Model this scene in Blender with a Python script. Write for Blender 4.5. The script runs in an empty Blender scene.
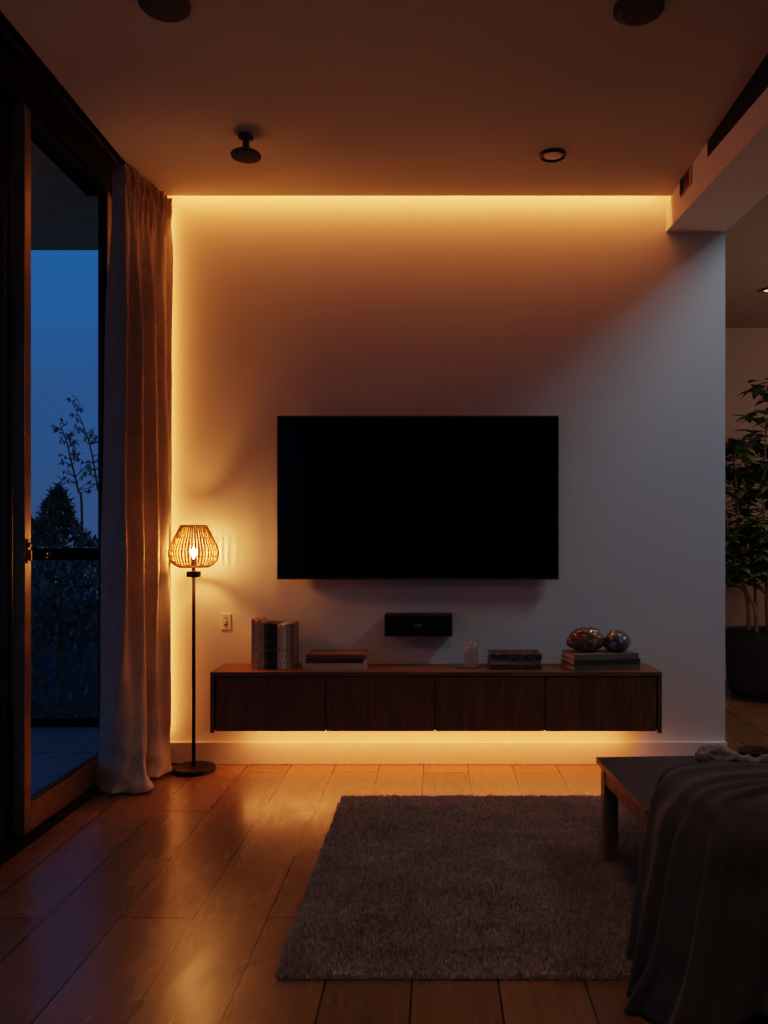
import bpy, bmesh, math, random
import numpy as np
from mathutils import Vector, Matrix, noise

S = bpy.context.scene
COL = S.collection
R = math.radians
random.seed(7)

# ------------------------------------------------------------------ helpers
def link(o, parent=None):
    COL.objects.link(o)
    if parent is not None:
        o.parent = parent
    return o

def tag(o, label=None, cat=None, group=None, kind=None):
    if label: o['label'] = label
    if cat: o['category'] = cat
    if group: o['group'] = group
    if kind: o['kind'] = kind
    return o

def thing(name, label, cat, loc=(0, 0, 0), rz=0.0, group=None):
    o = bpy.data.objects.new(name, None)
    o.empty_display_size = 0.05
    link(o)
    o.location = loc
    o.rotation_euler = (0, 0, rz)
    return tag(o, label, cat, group)

def obj(name, bm, m, parent=None, smooth=False, bevel=0.0, seg=2, recalc=True):
    if recalc:
        bmesh.ops.recalc_face_normals(bm, faces=bm.faces[:])
    me = bpy.data.meshes.new(name)
    bm.to_mesh(me)
    bm.free()
    for k in (m if isinstance(m, (list, tuple)) else [m]):
        me.materials.append(k)
    if smooth:
        me.polygons.foreach_set('use_smooth', [True] * len(me.polygons))
    o = bpy.data.objects.new(name, me)
    link(o, parent)
    if bevel:
        b = o.modifiers.new('bevel', 'BEVEL')
        b.width = bevel
        b.segments = seg
        b.limit_method = 'ANGLE'
        b.angle_limit = R(40)
    return o

def struct(name, bm, m, parent=None, **k):
    o = obj(name, bm, m, parent, **k)
    if parent is None:
        o['kind'] = 'structure'
    return o

def NB():
    return bmesh.new()

def box(bm, lo, hi, mi=0, M=None):
    vs = []
    for z in (lo[2], hi[2]):
        for x, y in ((lo[0], lo[1]), (hi[0], lo[1]), (hi[0], hi[1]), (lo[0], hi[1])):
            p = Vector((x, y, z))
            vs.append(bm.verts.new(M @ p if M else p))
    for f in ((3, 2, 1, 0), (4, 5, 6, 7), (0, 1, 5, 4), (1, 2, 6, 5), (2, 3, 7, 6), (3, 0, 4, 7)):
        bm.faces.new([vs[i] for i in f]).material_index = mi
    return bm

def hexa(bm, pts):
    vs = [bm.verts.new(p) for p in pts]
    for f in ((3, 2, 1, 0), (4, 5, 6, 7), (0, 1, 5, 4), (1, 2, 6, 5), (2, 3, 7, 6), (3, 0, 4, 7)):
        bm.faces.new([vs[i] for i in f])
    return bm

def lathe(bm, prof, c=(0, 0, 0), seg=40, axis='Z', close=True):
    rings = []
    for r, z in prof:
        ring = []
        for i in range(seg):
            a = 2 * math.pi * i / seg
            if axis == 'Z': p = (c[0] + r * math.cos(a), c[1] + r * math.sin(a), c[2] + z)
            elif axis == 'Y': p = (c[0] + r * math.cos(a), c[1] + z, c[2] + r * math.sin(a))
            else: p = (c[0] + z, c[1] + r * math.cos(a), c[2] + r * math.sin(a))
            ring.append(bm.verts.new(p))
        rings.append(ring)
    for a, b in zip(rings, rings[1:]):
        for i in range(seg):
            j = (i + 1) % seg
            bm.faces.new((a[i], a[j], b[j], b[i]))
    if close:
        bm.faces.new(rings[0][::-1])
        bm.faces.new(rings[-1])
    return bm

def tube(bm, pts, rad, seg=8, cap=True):
    pts = [Vector(p) for p in pts]
    n = len(pts)
    rads = rad if isinstance(rad, (list, tuple)) else [rad] * n
    rings = []
    prev = None
    for i, p in enumerate(pts):
        t = (pts[min(i + 1, n - 1)] - pts[max(i - 1, 0)])
        if t.length < 1e-9: t = Vector((0, 0, 1))
        t.normalize()
        if prev is None:
            up = Vector((0, 0, 1)) if abs(t.z) < .9 else Vector((1, 0, 0))
            u = t.cross(up).normalized()
        else:
            u = (prev - t * prev.dot(t)).normalized()
        prev = u
        w = t.cross(u)
        rings.append([bm.verts.new(p + (u * math.cos(2 * math.pi * k / seg) + w * math.sin(2 * math.pi * k / seg)) * rads[i]) for k in range(seg)])
    for a, b in zip(rings, rings[1:]):
        for k in range(seg):
            j = (k + 1) % seg
            bm.faces.new((a[k], a[j], b[j], b[k]))
    if cap and seg > 2:
        bm.faces.new(rings[0][::-1])
        bm.faces.new(rings[-1])
    return bm

def catmull(pts, n):
    """n samples through the control points"""
    pts = [Vector(p) for p in pts]
    P = [pts[0] * 2 - pts[1]] + pts + [pts[-1] * 2 - pts[-2]]
    out = []
    m = len(pts) - 1
    for i in range(n):
        u = i / (n - 1) * m
        k = min(int(u), m - 1)
        t = u - k
        a, b, c, d = P[k:k + 4]
        out.append(.5 * ((2 * b) + (c - a) * t + (2 * a - 5 * b + 4 * c - d) * t * t + (3 * b - a - 3 * c + d) * t ** 3))
    return out

# ------------------------------------------------------------------ materials
class Mat:
    def __init__(s, name):
        s.m = bpy.data.materials.new(name)
        s.m.use_nodes = True
        s.t = s.m.node_tree
        s.b = s.t.nodes['Principled BSDF']
        s.out = s.t.nodes['Material Output']
    def n(s, typ, **k):
        nd = s.t.nodes.new(typ)
        for a, v in k.items():
            setattr(nd, a, v)
        return nd
    def l(s, a, b):
        s.t.links.new(a, b)
    def setp(s, **k):
        for a, v in k.items():
            s.b.inputs[a.replace('_', ' ')].default_value = v
        return s
    def coord(s, scale=(1, 1, 1), rot=(0, 0, 0), loc=(0, 0, 0)):
        c = s.n('ShaderNodeTexCoord')
        mp = s.n('ShaderNodeMapping')
        mp.inputs['Scale'].default_value = scale
        mp.inputs['Rotation'].default_value = rot
        mp.inputs['Location'].default_value = loc
        s.l(c.outputs['Object'], mp.inputs['Vector'])
        return mp.outputs['Vector']
    def noise(s, vec, scale, detail=4, rough=.55, dist=0):
        nd = s.n('ShaderNodeTexNoise')
        nd.inputs['Scale'].default_value = scale
        nd.inputs['Detail'].default_value = detail
        nd.inputs['Roughness'].default_value = rough
        nd.inputs['Distortion'].default_value = dist
        s.l(vec, nd.inputs['Vector'])
        return nd.outputs['Fac']
    def ramp(s, fac, stops):
        nd = s.n('ShaderNodeValToRGB')
        el = nd.color_ramp.elements
        while len(el) > 1: el.remove(el[0])
        el[0].position = stops[0][0]; el[0].color = (*stops[0][1], 1)
        for p, c in stops[1:]:
            e = el.new(p); e.color = (*c, 1)
        s.l(fac, nd.inputs['Fac'])
        return nd.outputs['Color']
    def bump(s, h, strength=.2, dist=.005):
        nd = s.n('ShaderNodeBump')
        nd.inputs['Strength'].default_value = strength
        nd.inputs['Distance'].default_value = dist
        s.l(h, nd.inputs['Height'])
        s.l(nd.outputs['Normal'], s.b.inputs['Normal'])
        return nd
    def mix(s, a, b, fac, typ='MIX'):
        nd = s.n('ShaderNodeMix', data_type='RGBA', blend_type=typ)
        for sock, v in ((nd.inputs[0], fac), (nd.inputs[6], a), (nd.inputs[7], b)):
            if hasattr(v, 'links'): s.l(v, sock)
            else: sock.default_value = v if isinstance(v, (int, float)) else (*v, 1)
        return nd.outputs[2]
    def math(s, op, a, b=None):
        nd = s.n('ShaderNodeMath', operation=op)
        for sock, v in ((nd.inputs[0], a), (nd.inputs[1], b)):
            if v is None: continue
            if hasattr(v, 'links'): s.l(v, sock)
            else: sock.default_value = v
        return nd.outputs[0]

def plain(name, c, rough=.6, metal=0.0, var=.12, scale=30, bump=0.0, spec=.5, coat=0):
    k = Mat(name)
    v = k.coord()
    f = k.noise(v, scale)
    lo = tuple(x * (1 - var) for x in c)
    hi = tuple(min(1, x * (1 + var)) for x in c)
    k.l(k.ramp(f, [(.3, lo), (.7, hi)]), k.b.inputs['Base Color'])
    k.setp(Roughness=rough, Metallic=metal)
    k.b.inputs['Specular IOR Level'].default_value = spec
    k.b.inputs['Coat Weight'].default_value = coat
    if bump: k.bump(f, bump, .003)
    return k.m

def wood(name, dark, light, axis='Z', rough=.45, spec=.4):
    k = Mat(name)
    sc = {'X': (2.2, 38, 38), 'Y': (38, 2.2, 38), 'Z': (38, 38, 2.2)}[axis]
    v = k.coord(sc)
    f = k.noise(v, 1.6, 6, .62, .6)
    k.l(k.ramp(f, [(.32, dark), (.68, light)]), k.b.inputs['Base Color'])
    k.setp(Roughness=rough)
    k.b.inputs['Specular IOR Level'].default_value = spec
    k.bump(f, .08, .002)
    return k.m

def emit(name, c, strength):
    k = Mat(name)
    k.setp(Base_Color=(*c, 1), Emission_Color=(*c, 1), Emission_Strength=strength)
    return k.m

def wall_paint(name, c):
    k = Mat(name)
    v = k.coord()
    big = k.noise(v, .9, 3)
    fine = k.noise(v, 140, 3)
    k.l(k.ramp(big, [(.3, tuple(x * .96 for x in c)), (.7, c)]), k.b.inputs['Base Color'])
    k.setp(Roughness=.85)
    k.b.inputs['Specular IOR Level'].default_value = .2
    k.bump(fine, .05, .001)
    return k.m

M = {}
M['wall'] = wall_paint('wall_paint', (.70, .66, .61))
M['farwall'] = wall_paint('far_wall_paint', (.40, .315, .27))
M['ceil'] = wall_paint('ceiling_paint', (.62, .57, .45))
M['base'] = plain('baseboard_paint', (.70, .66, .60), .5, var=.03, spec=.3)
M['bronze'] = plain('bronze_frame', (.17, .095, .055), .38, .4, .15, 12)
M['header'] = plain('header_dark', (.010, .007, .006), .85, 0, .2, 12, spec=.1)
M['darkframe'] = plain('dark_frame', (.012, .010, .010), .5, .2, .2, 12)
M['black'] = plain('black_plastic', (.008, .008, .009), .45, 0, .1, 40)
M['blackmetal'] = plain('black_metal', (.018, .013, .011), .42, .5, .15, 30)
M['screen'] = plain('tv_screen', (.0012, .0012, .0014), .10, 0, .0, 5, spec=.18)
M['grille'] = plain('speaker_cloth', (.006, .006, .007), .9, 0, .4, 420, .3, .2)
M['badge'] = plain('grey_badge', (.16, .16, .17), .4, .6, .1)
M['walnut_v'] = wood('walnut_vertical', (.098, .042, .018), (.205, .092, .039), 'Z', .42)
M['walnut_h'] = wood('walnut_top', (.115, .052, .023), (.25, .12, .054), 'X', .36)
M['tablewood'] = wood('table_wood', (.05, .031, .023), (.085, .055, .041), 'X', .42)
M['tableleg'] = wood('table_leg_wood', (.13, .066, .034), (.26, .14, .075), 'Z', .5)
M['concrete'] = plain('balcony_tile', (.42, .30, .22), .45, 0, .2, 6)
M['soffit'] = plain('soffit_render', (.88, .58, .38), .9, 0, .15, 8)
M['plate'] = plain('outlet_plastic', (.74, .66, .56), .45, 0, .03)
M['socket'] = plain('outlet_slot', (.20, .15, .12), .6, 0, .03)
M['paper'] = plain('page_paper', (.52, .44, .35), .9, 0, .18, 160)
M['trunk'] = plain('stem_bark', (.24, .15, .09), .85, 0, .35, 40, .4, .2)
M['soil'] = plain('pot_soil', (.02, .013, .009), .95, 0, .4, 60, .6, .1)
M['pot'] = plain('pot_glaze', (.022, .016, .014), .5, 0, .3, 9, .1)
M['darkbowl'] = wood('dark_bowl_wood', (.02, .009, .005), (.06, .025, .012), 'X', .8)
M['grillmetal'] = plain('vent_metal', (.028, .020, .016), .6, .3, .15, 30)
M['ventpaint'] = plain('vent_paint', (.30, .24, .19), .6, 0, .06)
M['speaker_disc'] = plain('ceiling_fitting_dark', (.11, .08, .066), .8, 0, .2, 200, .2, .2)
M['dimlens'] = plain('downlight_lens', (.9, .85, .78), .25, 0, .05)
M['bench'] = plain('bench_fabric', (.018, .014, .013), .95, 0, .3, 200, .4, .2)

def floor_mat():
    k = Mat('oak_floor')
    v = k.coord((1, 1, 1), (0, 0, R(90)), (0.35, 0.06, 0))
    br = k.n('ShaderNodeTexBrick')
    br.offset = .37
    br.inputs['Color1'].default_value = (.0, .0, .0, 1)
    br.inputs['Color2'].default_value = (1, 1, 1, 1)
    br.inputs['Mortar'].default_value = (.5, .5, .5, 1)
    br.inputs['Scale'].default_value = 1
    br.inputs['Mortar Size'].default_value = .0026
    br.inputs['Mortar Smooth'].default_value = .1
    br.inputs['Brick Width'].default_value = 1.55
    br.inputs['Row Height'].default_value = .215
    k.l(v, br.inputs['Vector'])
    g = k.noise(k.coord((60, 1.5, 60)), 1.5, 2, .5, .1)
    patch = k.noise(k.coord((1, .45, 1)), 2.6, 3)
    col = k.ramp(g, [(.25, (.205, .102, .043)), (.55, (.235, .122, .053)), (.78, (.265, .142, .064))])
    tone = k.ramp(br.outputs['Color'], [(0, (.72, .70, .68)), (1, (1.12, 1.1, 1.05))])
    col = k.mix(col, tone, .85, 'MULTIPLY')
    col = k.mix(col, k.ramp(patch, [(.3, (.90, .89, .88)), (.7, (1.06, 1.06, 1.06))]), .8, 'MULTIPLY')
    col = k.mix(col, (.022, .010, .005), br.outputs['Fac'])
    k.l(col, k.b.inputs['Base Color'])
    rg = k.noise(k.coord((5, 1.2, 5)), 2.5, 2, .5)
    rr = k.ramp(rg, [(.3, (.215, .215, .215)), (.7, (.31, .31, .31))])
    k.l(rr, k.b.inputs['Roughness'])
    k.b.inputs['Specular IOR Level'].default_value = .5
    h = k.math('SUBTRACT', k.math('MULTIPLY', g, .02), br.outputs['Fac'])
    wav = k.noise(k.coord((9, 3.5, 9)), 2.0, 3)
    h = k.math('ADD', h, k.math('MULTIPLY', wav, .22))
    k.bump(h, .22, .003)
    return k.m
M['floor'] = floor_mat()

def fabric(name, c, transl=0.0, scale=420, var=.25):
    k = Mat(name)
    v = k.coord((1, 1, 1))
    f = k.noise(k.coord((1, 1, .12)), scale, 3)
    f2 = k.noise(k.coord((.12, .12, 1)), scale, 3)
    w = k.math('ADD', k.math('MULTIPLY', f, .5), k.math('MULTIPLY', f2, .5))
    big = k.noise(v, 9, 4)
    col = k.ramp(w, [(.35, tuple(x * (1 - var) for x in c)), (.65, tuple(x * (1 + var) for x in c))])
    col = k.mix(col, k.ramp(big, [(.3, (.85, .85, .85)), (.7, (1.1, 1.1, 1.1))]), .8, 'MULTIPLY')
    k.l(col, k.b.inputs['Base Color'])
    k.setp(Roughness=.92)
    k.b.inputs['Specular IOR Level'].default_value = .1
    k.b.inputs['Sheen Weight'].default_value = .15
    k.bump(w, .25, .002)
    if transl:
        tr = k.n('ShaderNodeBsdfTranslucent')
        k.l(col, tr.inputs['Color'])
        mx = k.n('ShaderNodeMixShader')
        mx.inputs[0].default_value = transl
        k.l(k.b.outputs[0], mx.inputs[1]); k.l(tr.outputs[0], mx.inputs[2])
        k.l(mx.outputs[0], k.out.inputs['Surface'])
    return k.m
M['curtain'] = fabric('curtain_linen', (.54, .445, .37), .15)
M['throw'] = fabric('throw_wool', (.072, .052, .043), 0, 900, .22)
M['linen'] = fabric('crumpled_linen', (.25, .19, .15), 0, 700, .25)

def glass_pane():
    k = Mat('window_glass')
    k.t.nodes.remove(k.b)
    tr = k.n('ShaderNodeBsdfTransparent'); tr.inputs['Color'].default_value = (.90, .93, .95, 1)
    gl = k.n('ShaderNodeBsdfGlossy'); gl.inputs['Roughness'].default_value = .02
    fr = k.n('ShaderNodeFresnel'); fr.inputs['IOR'].default_value = 1.5
    nz = k.noise(k.coord(), 3)
    f = k.math('MULTIPLY', fr.outputs[0], k.math('ADD', k.math('MULTIPLY', nz, .0002), .0005))
    mx = k.n('ShaderNodeMixShader')
    k.l(f, mx.inputs[0]); k.l(tr.outputs[0], mx.inputs[1]); k.l(gl.outputs[0], mx.inputs[2])
    k.l(mx.outputs[0], k.out.inputs['Surface'])
    return k.m
M['pane'] = glass_pane()

def clear_glass(name, tint, alpha):
    k = Mat(name)
    tr = k.n('ShaderNodeBsdfTransparent'); tr.inputs['Color'].default_value = (*tint, 1)
    k.setp(Base_Color=(.55, .5, .46, 1), Roughness=.18)
    vo = k.n('ShaderNodeTexVoronoi'); vo.inputs['Scale'].default_value = 55
    k.l(k.coord(), vo.inputs['Vector'])
    k.bump(vo.outputs['Distance'], .6, .003)
    mx = k.n('ShaderNodeMixShader'); mx.inputs[0].default_value = alpha
    k.l(tr.outputs[0], mx.inputs[1]); k.l(k.b.outputs[0], mx.inputs[2])
    k.l(mx.outputs[0], k.out.inputs['Surface'])
    return k.m
M['tumbler'] = clear_glass('patterned_glass', (.93, .92, .9), .17)
M['saucer'] = clear_glass('clear_saucer_glass', (.93, .92, .9), .18)

def ornament(name, c1, c2, rough):
    k = Mat(name)
    f = k.noise(k.coord(), 14, 4, .6, 1.2)
    k.l(k.ramp(f, [(.3, c1), (.7, c2)]), k.b.inputs['Base Color'])
    k.setp(Roughness=rough, Metallic=.3)
    k.b.inputs['Coat Weight'].default_value = .6
    k.b.inputs['Coat Roughness'].default_value = .04
    k.bump(k.noise(k.coord(), 38, 3), .35, .006)
    return k.m
M['amber'] = ornament('amber_glass', (.06, .03, .016), (.34, .18, .10), .2)
M['smoke'] = ornament('smoke_glass', (.03, .03, .035), (.20, .19, .20), .2)

def book_mat(name, c, ink, sc=(30, 30, 60), amt=.55):
    """cloth or paper cover with a scatter of small printed flecks on it"""
    k = Mat(name)
    v = k.coord(sc)
    vo = k.n('ShaderNodeTexVoronoi', feature='F1', distance='CHEBYCHEV')
    vo.inputs['Scale'].default_value = 3
    vo.inputs['Randomness'].default_value = .7
    k.l(v, vo.inputs['Vector'])
    f = k.ramp(vo.outputs['Color'], [(amt, (0, 0, 0)), (amt + .03, (1, 1, 1))])
    k.l(k.mix(c, ink, f), k.b.inputs['Base Color'])
    k.setp(Roughness=.6)
    k.b.inputs['Specular IOR Level'].default_value = .3
    return k.m

def leaf_mat(name, lo, hi, rough=.45):
    k = Mat(name)
    f = k.noise(k.coord(), 7, 3)
    k.l(k.ramp(f, [(.3, lo), (.7, hi)]), k.b.inputs['Base Color'])
    k.setp(Roughness=rough)
    k.b.inputs['Specular IOR Level'].default_value = .35
    return k.m
M['leaf'] = leaf_mat('indoor_leaf', (.085, .13, .04), (.22, .29, .11))
M['treeleaf'] = leaf_mat('outdoor_leaf', (.13, .105, .08), (.32, .26, .20), .7)
M['hedgeleaf'] = leaf_mat('hedge_leaf', (.26, .24, .19), (.60, .52, .42), .7)
M['lawn'] = leaf_mat('garden_soil', (.02, .022, .02), (.04, .045, .035), .9)

def rattan():
    k = Mat('rattan')
    f = k.noise(k.coord(), 60, 3)
    k.l(k.ramp(f, [(.3, (.30, .155, .06)), (.7, (.52, .30, .13))]), k.b.inputs['Base Color'])
    k.setp(Roughness=.7)
    tr = k.n('ShaderNodeBsdfTranslucent'); tr.inputs['Color'].default_value = (.6, .32, .12, 1)
    mx = k.n('ShaderNodeMixShader'); mx.inputs[0].default_value = .22
    k.l(k.b.outputs[0], mx.inputs[1]); k.l(tr.outputs[0], mx.inputs[2])
    k.l(mx.outputs[0], k.out.inputs['Surface'])
    return k.m
M['rattan'] = rattan()

def pile_mat():
    k = Mat('rug_pile')
    big = k.noise(k.coord((1, 2.5, 1)), 3.0, 4)
    fine = k.noise(k.coord(), 55, 3)
    c = k.ramp(fine, [(.3, (.34, .265, .215)), (.7, (.57, .455, .375))])
    c = k.mix(c, k.ramp(big, [(.3, (.86, .86, .86)), (.7, (1.08, 1.08, 1.08))]), .9, 'MULTIPLY')
    k.l(c, k.b.inputs['Base Color'])
    k.setp(Roughness=.95)
    k.b.inputs['Specular IOR Level'].default_value = .1
    return k.m
M['pile'] = pile_mat()
P_COVE, P_CURT, P_CAB, P_SKY, P_SIDE_FILL, P_WORLD, P_FILL = 9.8, 5.8, 7.8, 17.5, 24.0, 1.0, 5.8
# ------------------------------------------------------------------ setting
XL, YB, H = -1.487, 4.19, 2.762

def st(name, bm, m, label, cat, **k):
    return tag(struct(name, bm, m, **k), label, cat)

st('floor', box(NB(), (-1.60, -1.6, -.12), (4.5, 6.8, 0)), M['floor'], 'long oak plank floor with a low sheen under the whole room', 'floor')
st('wall_back', box(NB(), (-1.60, YB, 0), (1.426, 4.31, 3.0)), M['wall'], 'plaster wall behind the television, washed with warm light', 'wall')
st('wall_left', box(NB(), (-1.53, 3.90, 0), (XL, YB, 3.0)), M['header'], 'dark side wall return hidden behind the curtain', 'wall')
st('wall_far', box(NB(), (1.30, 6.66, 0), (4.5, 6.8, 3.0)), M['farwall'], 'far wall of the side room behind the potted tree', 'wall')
st('wall_passage', box(NB(), (1.28, 4.31, 0), (1.40, 6.66, 3.0)), M['wall'], 'side wall of the passage beyond the television wall', 'wall')
st('wall_right', box(NB(), (4.5, -1.6, 0), (4.62, 6.8, 4.6)), M['wall'], 'right hand wall of the side room', 'wall')
st('wall_rear', box(NB(), (-1.60, -1.72, 0), (4.62, -1.6, 4.6)), M['wall'], 'rear wall facing the television', 'wall')
st('ceiling', box(NB(), (-1.367, -1.6, H), (1.20, 4.105, H + .045)), M['ceil'], 'flat ceiling stopping short of the television wall at a light cove', 'ceiling')
st('ceiling_cove', box(NB(), (-1.60, -1.6, 3.0), (1.44, 4.31, 3.08)), M['wall'], 'upper slab closing the lit cove', 'ceiling')
bm = NB()
for lo, hi in (((1.30, -1.6), (1.62, 6.8)), ((1.62, 4.06), (4.5, 6.8)), ((1.62, -1.6), (4.5, .9)), ((4.25, .9), (4.5, 4.06))):
    box(bm, (lo[0], lo[1], H), (hi[0], hi[1], H + .08))
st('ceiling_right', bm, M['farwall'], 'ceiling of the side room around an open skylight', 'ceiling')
bm = NB()
for lo, hi in (((1.56, .84), (1.62, 4.12)), ((4.25, .84), (4.31, 4.12)), ((1.62, .84), (4.25, .90)), ((1.62, 4.06), (4.25, 4.12))):
    box(bm, (lo[0], lo[1], H + .08), (hi[0], hi[1], 3.10))
st('trim_1', bm, M['wall'], 'plastered upstand around the skylight', 'trim')
st('ceiling_beam', hexa(NB(), [(1.134, -1.6, 2.215), (1.422, -1.6, 2.215), (1.422, 4.19, 2.62), (1.134, 4.19, 2.62),
                             (1.134, -1.6, 2.90), (1.422, -1.6, 2.90), (1.422, 4.19, 2.90), (1.134, 4.19, 2.90)]), M['wall'],
   'boxed plaster beam running from the television wall towards the viewer', 'beam')
bm = box(NB(), (-1.487, YB - .030, 0), (1.426, YB, .110))
st('baseboard_back', bm, M['base'], 'painted baseboard along the television wall', 'baseboard', bevel=.003)
# curtain pocket and header above the sliding doors
bm = box(NB(), (-1.60, -1.6, 2.676), (XL, 3.90, 2.90))
box(bm, (XL, -1.6, 2.87), (-1.367, 4.19, 2.90))
box(bm, (XL, -1.6, 2.74), (XL + .012, 3.90, 2.87))
st('trim_2', bm, M['header'], 'dark header above the sliding glass doors', 'trim', bevel=.003)
bm = NB()
box(bm, (-1.620, -1.6, -.02), (XL + .02, 3.90, .018))
for x in (-1.56, -1.525, -1.49, -1.472):
    box(bm, (x, -1.6, .018), (x + .008, 3.90, .030))
st('trim_3', bm, M['header'], 'dark floor track of the sliding glass doors', 'trim', bevel=.002)

# sliding doors
def door(name, x0, x1, y0, y1, ys0, ys1, mf, ms, label):
    d = thing(name, label, 'door', (x0, y0, .03))
    d['kind'] = 'structure'
    w = x1 - x0; Y = y1 - y0; zt = 2.676 - .03; zb = .105
    def P(nm, lo, hi, m): return obj(nm, box(NB(), lo, hi), m, d, bevel=.004)
    P('stile', (0, 0, 0), (w, ys0, zt + .02), ms if name != 'door_2' else mf)
    P('stile', (0, Y - ys1, 0), (w, Y, zt + .02), ms if name == 'door_2' else mf)
    P('bottom_rail', (0, ys0, 0), (w, Y - ys1, zb), ms)
    P('top_rail', (0, ys0, zt), (w, Y - ys1, zt + .02), mf)
    P('bead', (w * .35, ys0, zb), (w * .8, Y - ys1, zb + .012), M['darkframe'])
    obj('pane', box(NB(), (w * .70, ys0, zb + .012), (w * .82, Y - ys1, zt)), M['pane'], d)
    return d
d1 = door('door_1', -1.530, XL, 3.072, 3.90, .052, .055, M['darkframe'], M['bronze'], 'sliding glass door panel between bronze stile and curtain')
door('door_2', -1.585, -1.542, .80, 3.11, .08, .075, M['darkframe'], M['darkframe'], 'sliding glass door panel at the left edge with dark stile')
door('door_3', -1.530, XL, -1.55, .86, .08, .08, M['darkframe'], M['darkframe'], 'sliding glass door panel nearest the viewer')
hb = NB()
box(hb, (0, -.013, -.045), (.005, .013, .045))
lathe(hb, [(.009, .005), (.009, .010), (.005, .012)], (0, 0, .022), 14, 'X')
box(hb, (.005, -.005, -.036), (.014, .005, .004))
ho = obj('handle', hb, plain('handle_bronze', (.13, .075, .045), .45, .6), d1, bevel=.002)
ho.location = (.043, .026, 1.03)

# ------------------------------------------------------------------ outside
bm = box(NB(), (-3.7, -1.6, -.25), (-1.60, 5.30, -.05))
for y in (2.2, 3.0, 3.8, 4.6): box(bm, (-3.7, y, -.0505), (-1.60, y + .006, -.0485), 1)
for x in (-3.2, -2.4): box(bm, (x, -1.6, -.0505), (x + .006, 5.3, -.0485), 1)
st('balcony_floor', bm, [M['concrete'], M['socket']], 'blue-grey tiled balcony outside the glass doors', 'balcony')
bm = box(NB(), (-3.9, -1.6, 2.75), (-1.60, 4.84, 2.95))
st('balcony_ceiling', bm, M['soffit'], 'overhanging soffit above the balcony', 'soffit')
st('garden_ground', box(NB(), (-16, 5.4, -.75), (6, 24, -.6)), M['lawn'], 'dark garden ground beyond the balcony', 'ground')

rl = thing('balcony_railing', 'dark balcony railing with clear glass infill outside the door', 'railing', (-2.6, 5.25, -.05))
obj('top_rail', box(NB(), (-1.1, -.035, 1.025), (1.0, .035, 1.10)), M['header'], rl, bevel=.004)
obj('bottom_rail', box(NB(), (-1.1, -.03, .0), (1.0, .03, .045)), M['header'], rl, bevel=.004)
obj('pane', box(NB(), (-1.1, -.006, .045), (1.0, .006, 1.025)), M['pane'], rl)
for x in (-1.1, 1.0):
    obj('post', box(NB(), (x - .025, -.03, 0), (x + .025, .03, 1.03)), M['header'], rl, bevel=.004)

def leaf_quad(bm, p, d, up, L, W, fold=.25, droop=.2, n=4):
    """a leaf as a folded, drooping blade of n segments"""
    d = d.normalized()
    s = d.cross(up)
    if s.length < 1e-3: s = Vector((1, 0, 0))
    s.normalize()
    nrm = s.cross(d)
    prev = None
    for i in range(n + 1):
        t = i / n
        c = p + d * (L * t) - nrm * (droop * L * t * t)
        w = W * .5 * math.sin(math.pi * min(.999, max(.0, .06 + .94 * t)) ** .8)
        if i == n: w = 0.0005
        row = [bm.verts.new(c - s * w + nrm * w * fold), bm.verts.new(c), bm.verts.new(c + s * w + nrm * w * fold)]
        if prev:
            bm.faces.new((prev[0], prev[1], row[1], row[0]))
            bm.faces.new((prev[1], prev[2], row[2], row[1]))
        prev = row

def rv(rng):
    while True:
        v = Vector((rng.uniform(-1, 1), rng.uniform(-1, 1), rng.uniform(-1, 1)))
        if .05 < v.length < 1: return v

def bush(name, label, cat, c, rad, n, size, seed, group=None, cone=0.0, mat='treeleaf', trunk=True):
    rng = random.Random(seed)
    t = thing(name, label, cat, (c[0], c[1], -.6), 0, group)
    zc = c[2] + .6
    fb = NB()
    for _ in range(n):
        v = rv(rng)
        v = v.normalized() * (v.length ** .45)
        k = 1 - cone * max(0, v.z)
        p = Vector((v.x * rad[0] * k, v.y * rad[1] * k, zc + v.z * rad[2]))
        p += Vector((noise.noise(p * 3 + Vector((seed, 0, 0))), noise.noise(p * 3 + Vector((0, seed, 0))), noise.noise(p * 3))) * .12
        leaf_quad(fb, p, rv(rng), Vector((0, 0, 1)), size * rng.uniform(.6, 1.3), size * .42, n=2)
    obj('foliage', fb, M[mat], t, recalc=False)
    if trunk:
        tb = tube(NB(), [(0, 0, 0), (.02, 0, zc * .5), (0, .02, zc)], [.05, .04, .02])
        for k in range(7):
            a = k * 2.4
            tube(tb, [(0, 0, zc * .5), (math.cos(a) * rad[0] * .5, math.sin(a) * rad[1] * .5, zc + rad[2] * .3)], [.02, .008], 5)
        obj('trunk', tb, M['trunk'], t)
    return t

bush('hedge', 'dense dark hedge seen through the balcony railing glass', 'hedge', (-2.75, 6.5, .15), (1.5, .32, .88), 9000, .075, 3, mat='hedgeleaf', trunk=False)
bush('tree', 'dark bushy conifer against the dusk sky beyond the railing', 'tree', (-3.46, 7.8, .85), (.46, .45, .78), 3600, .08, 5, 'trees beyond the balcony', .75)
bush('tree', 'low dark tree beside the curtain edge beyond the railing', 'tree', (-2.66, 8.75, .80), (.66, .5, .78), 3600, .085, 9, 'trees beyond the balcony', .4)
bush('tree', 'small dark tree at the door stile beyond the railing', 'tree', (-4.25, 9.0, .70), (.50, .5, .62), 2600, .085, 12, 'trees beyond the balcony', .5)

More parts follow.
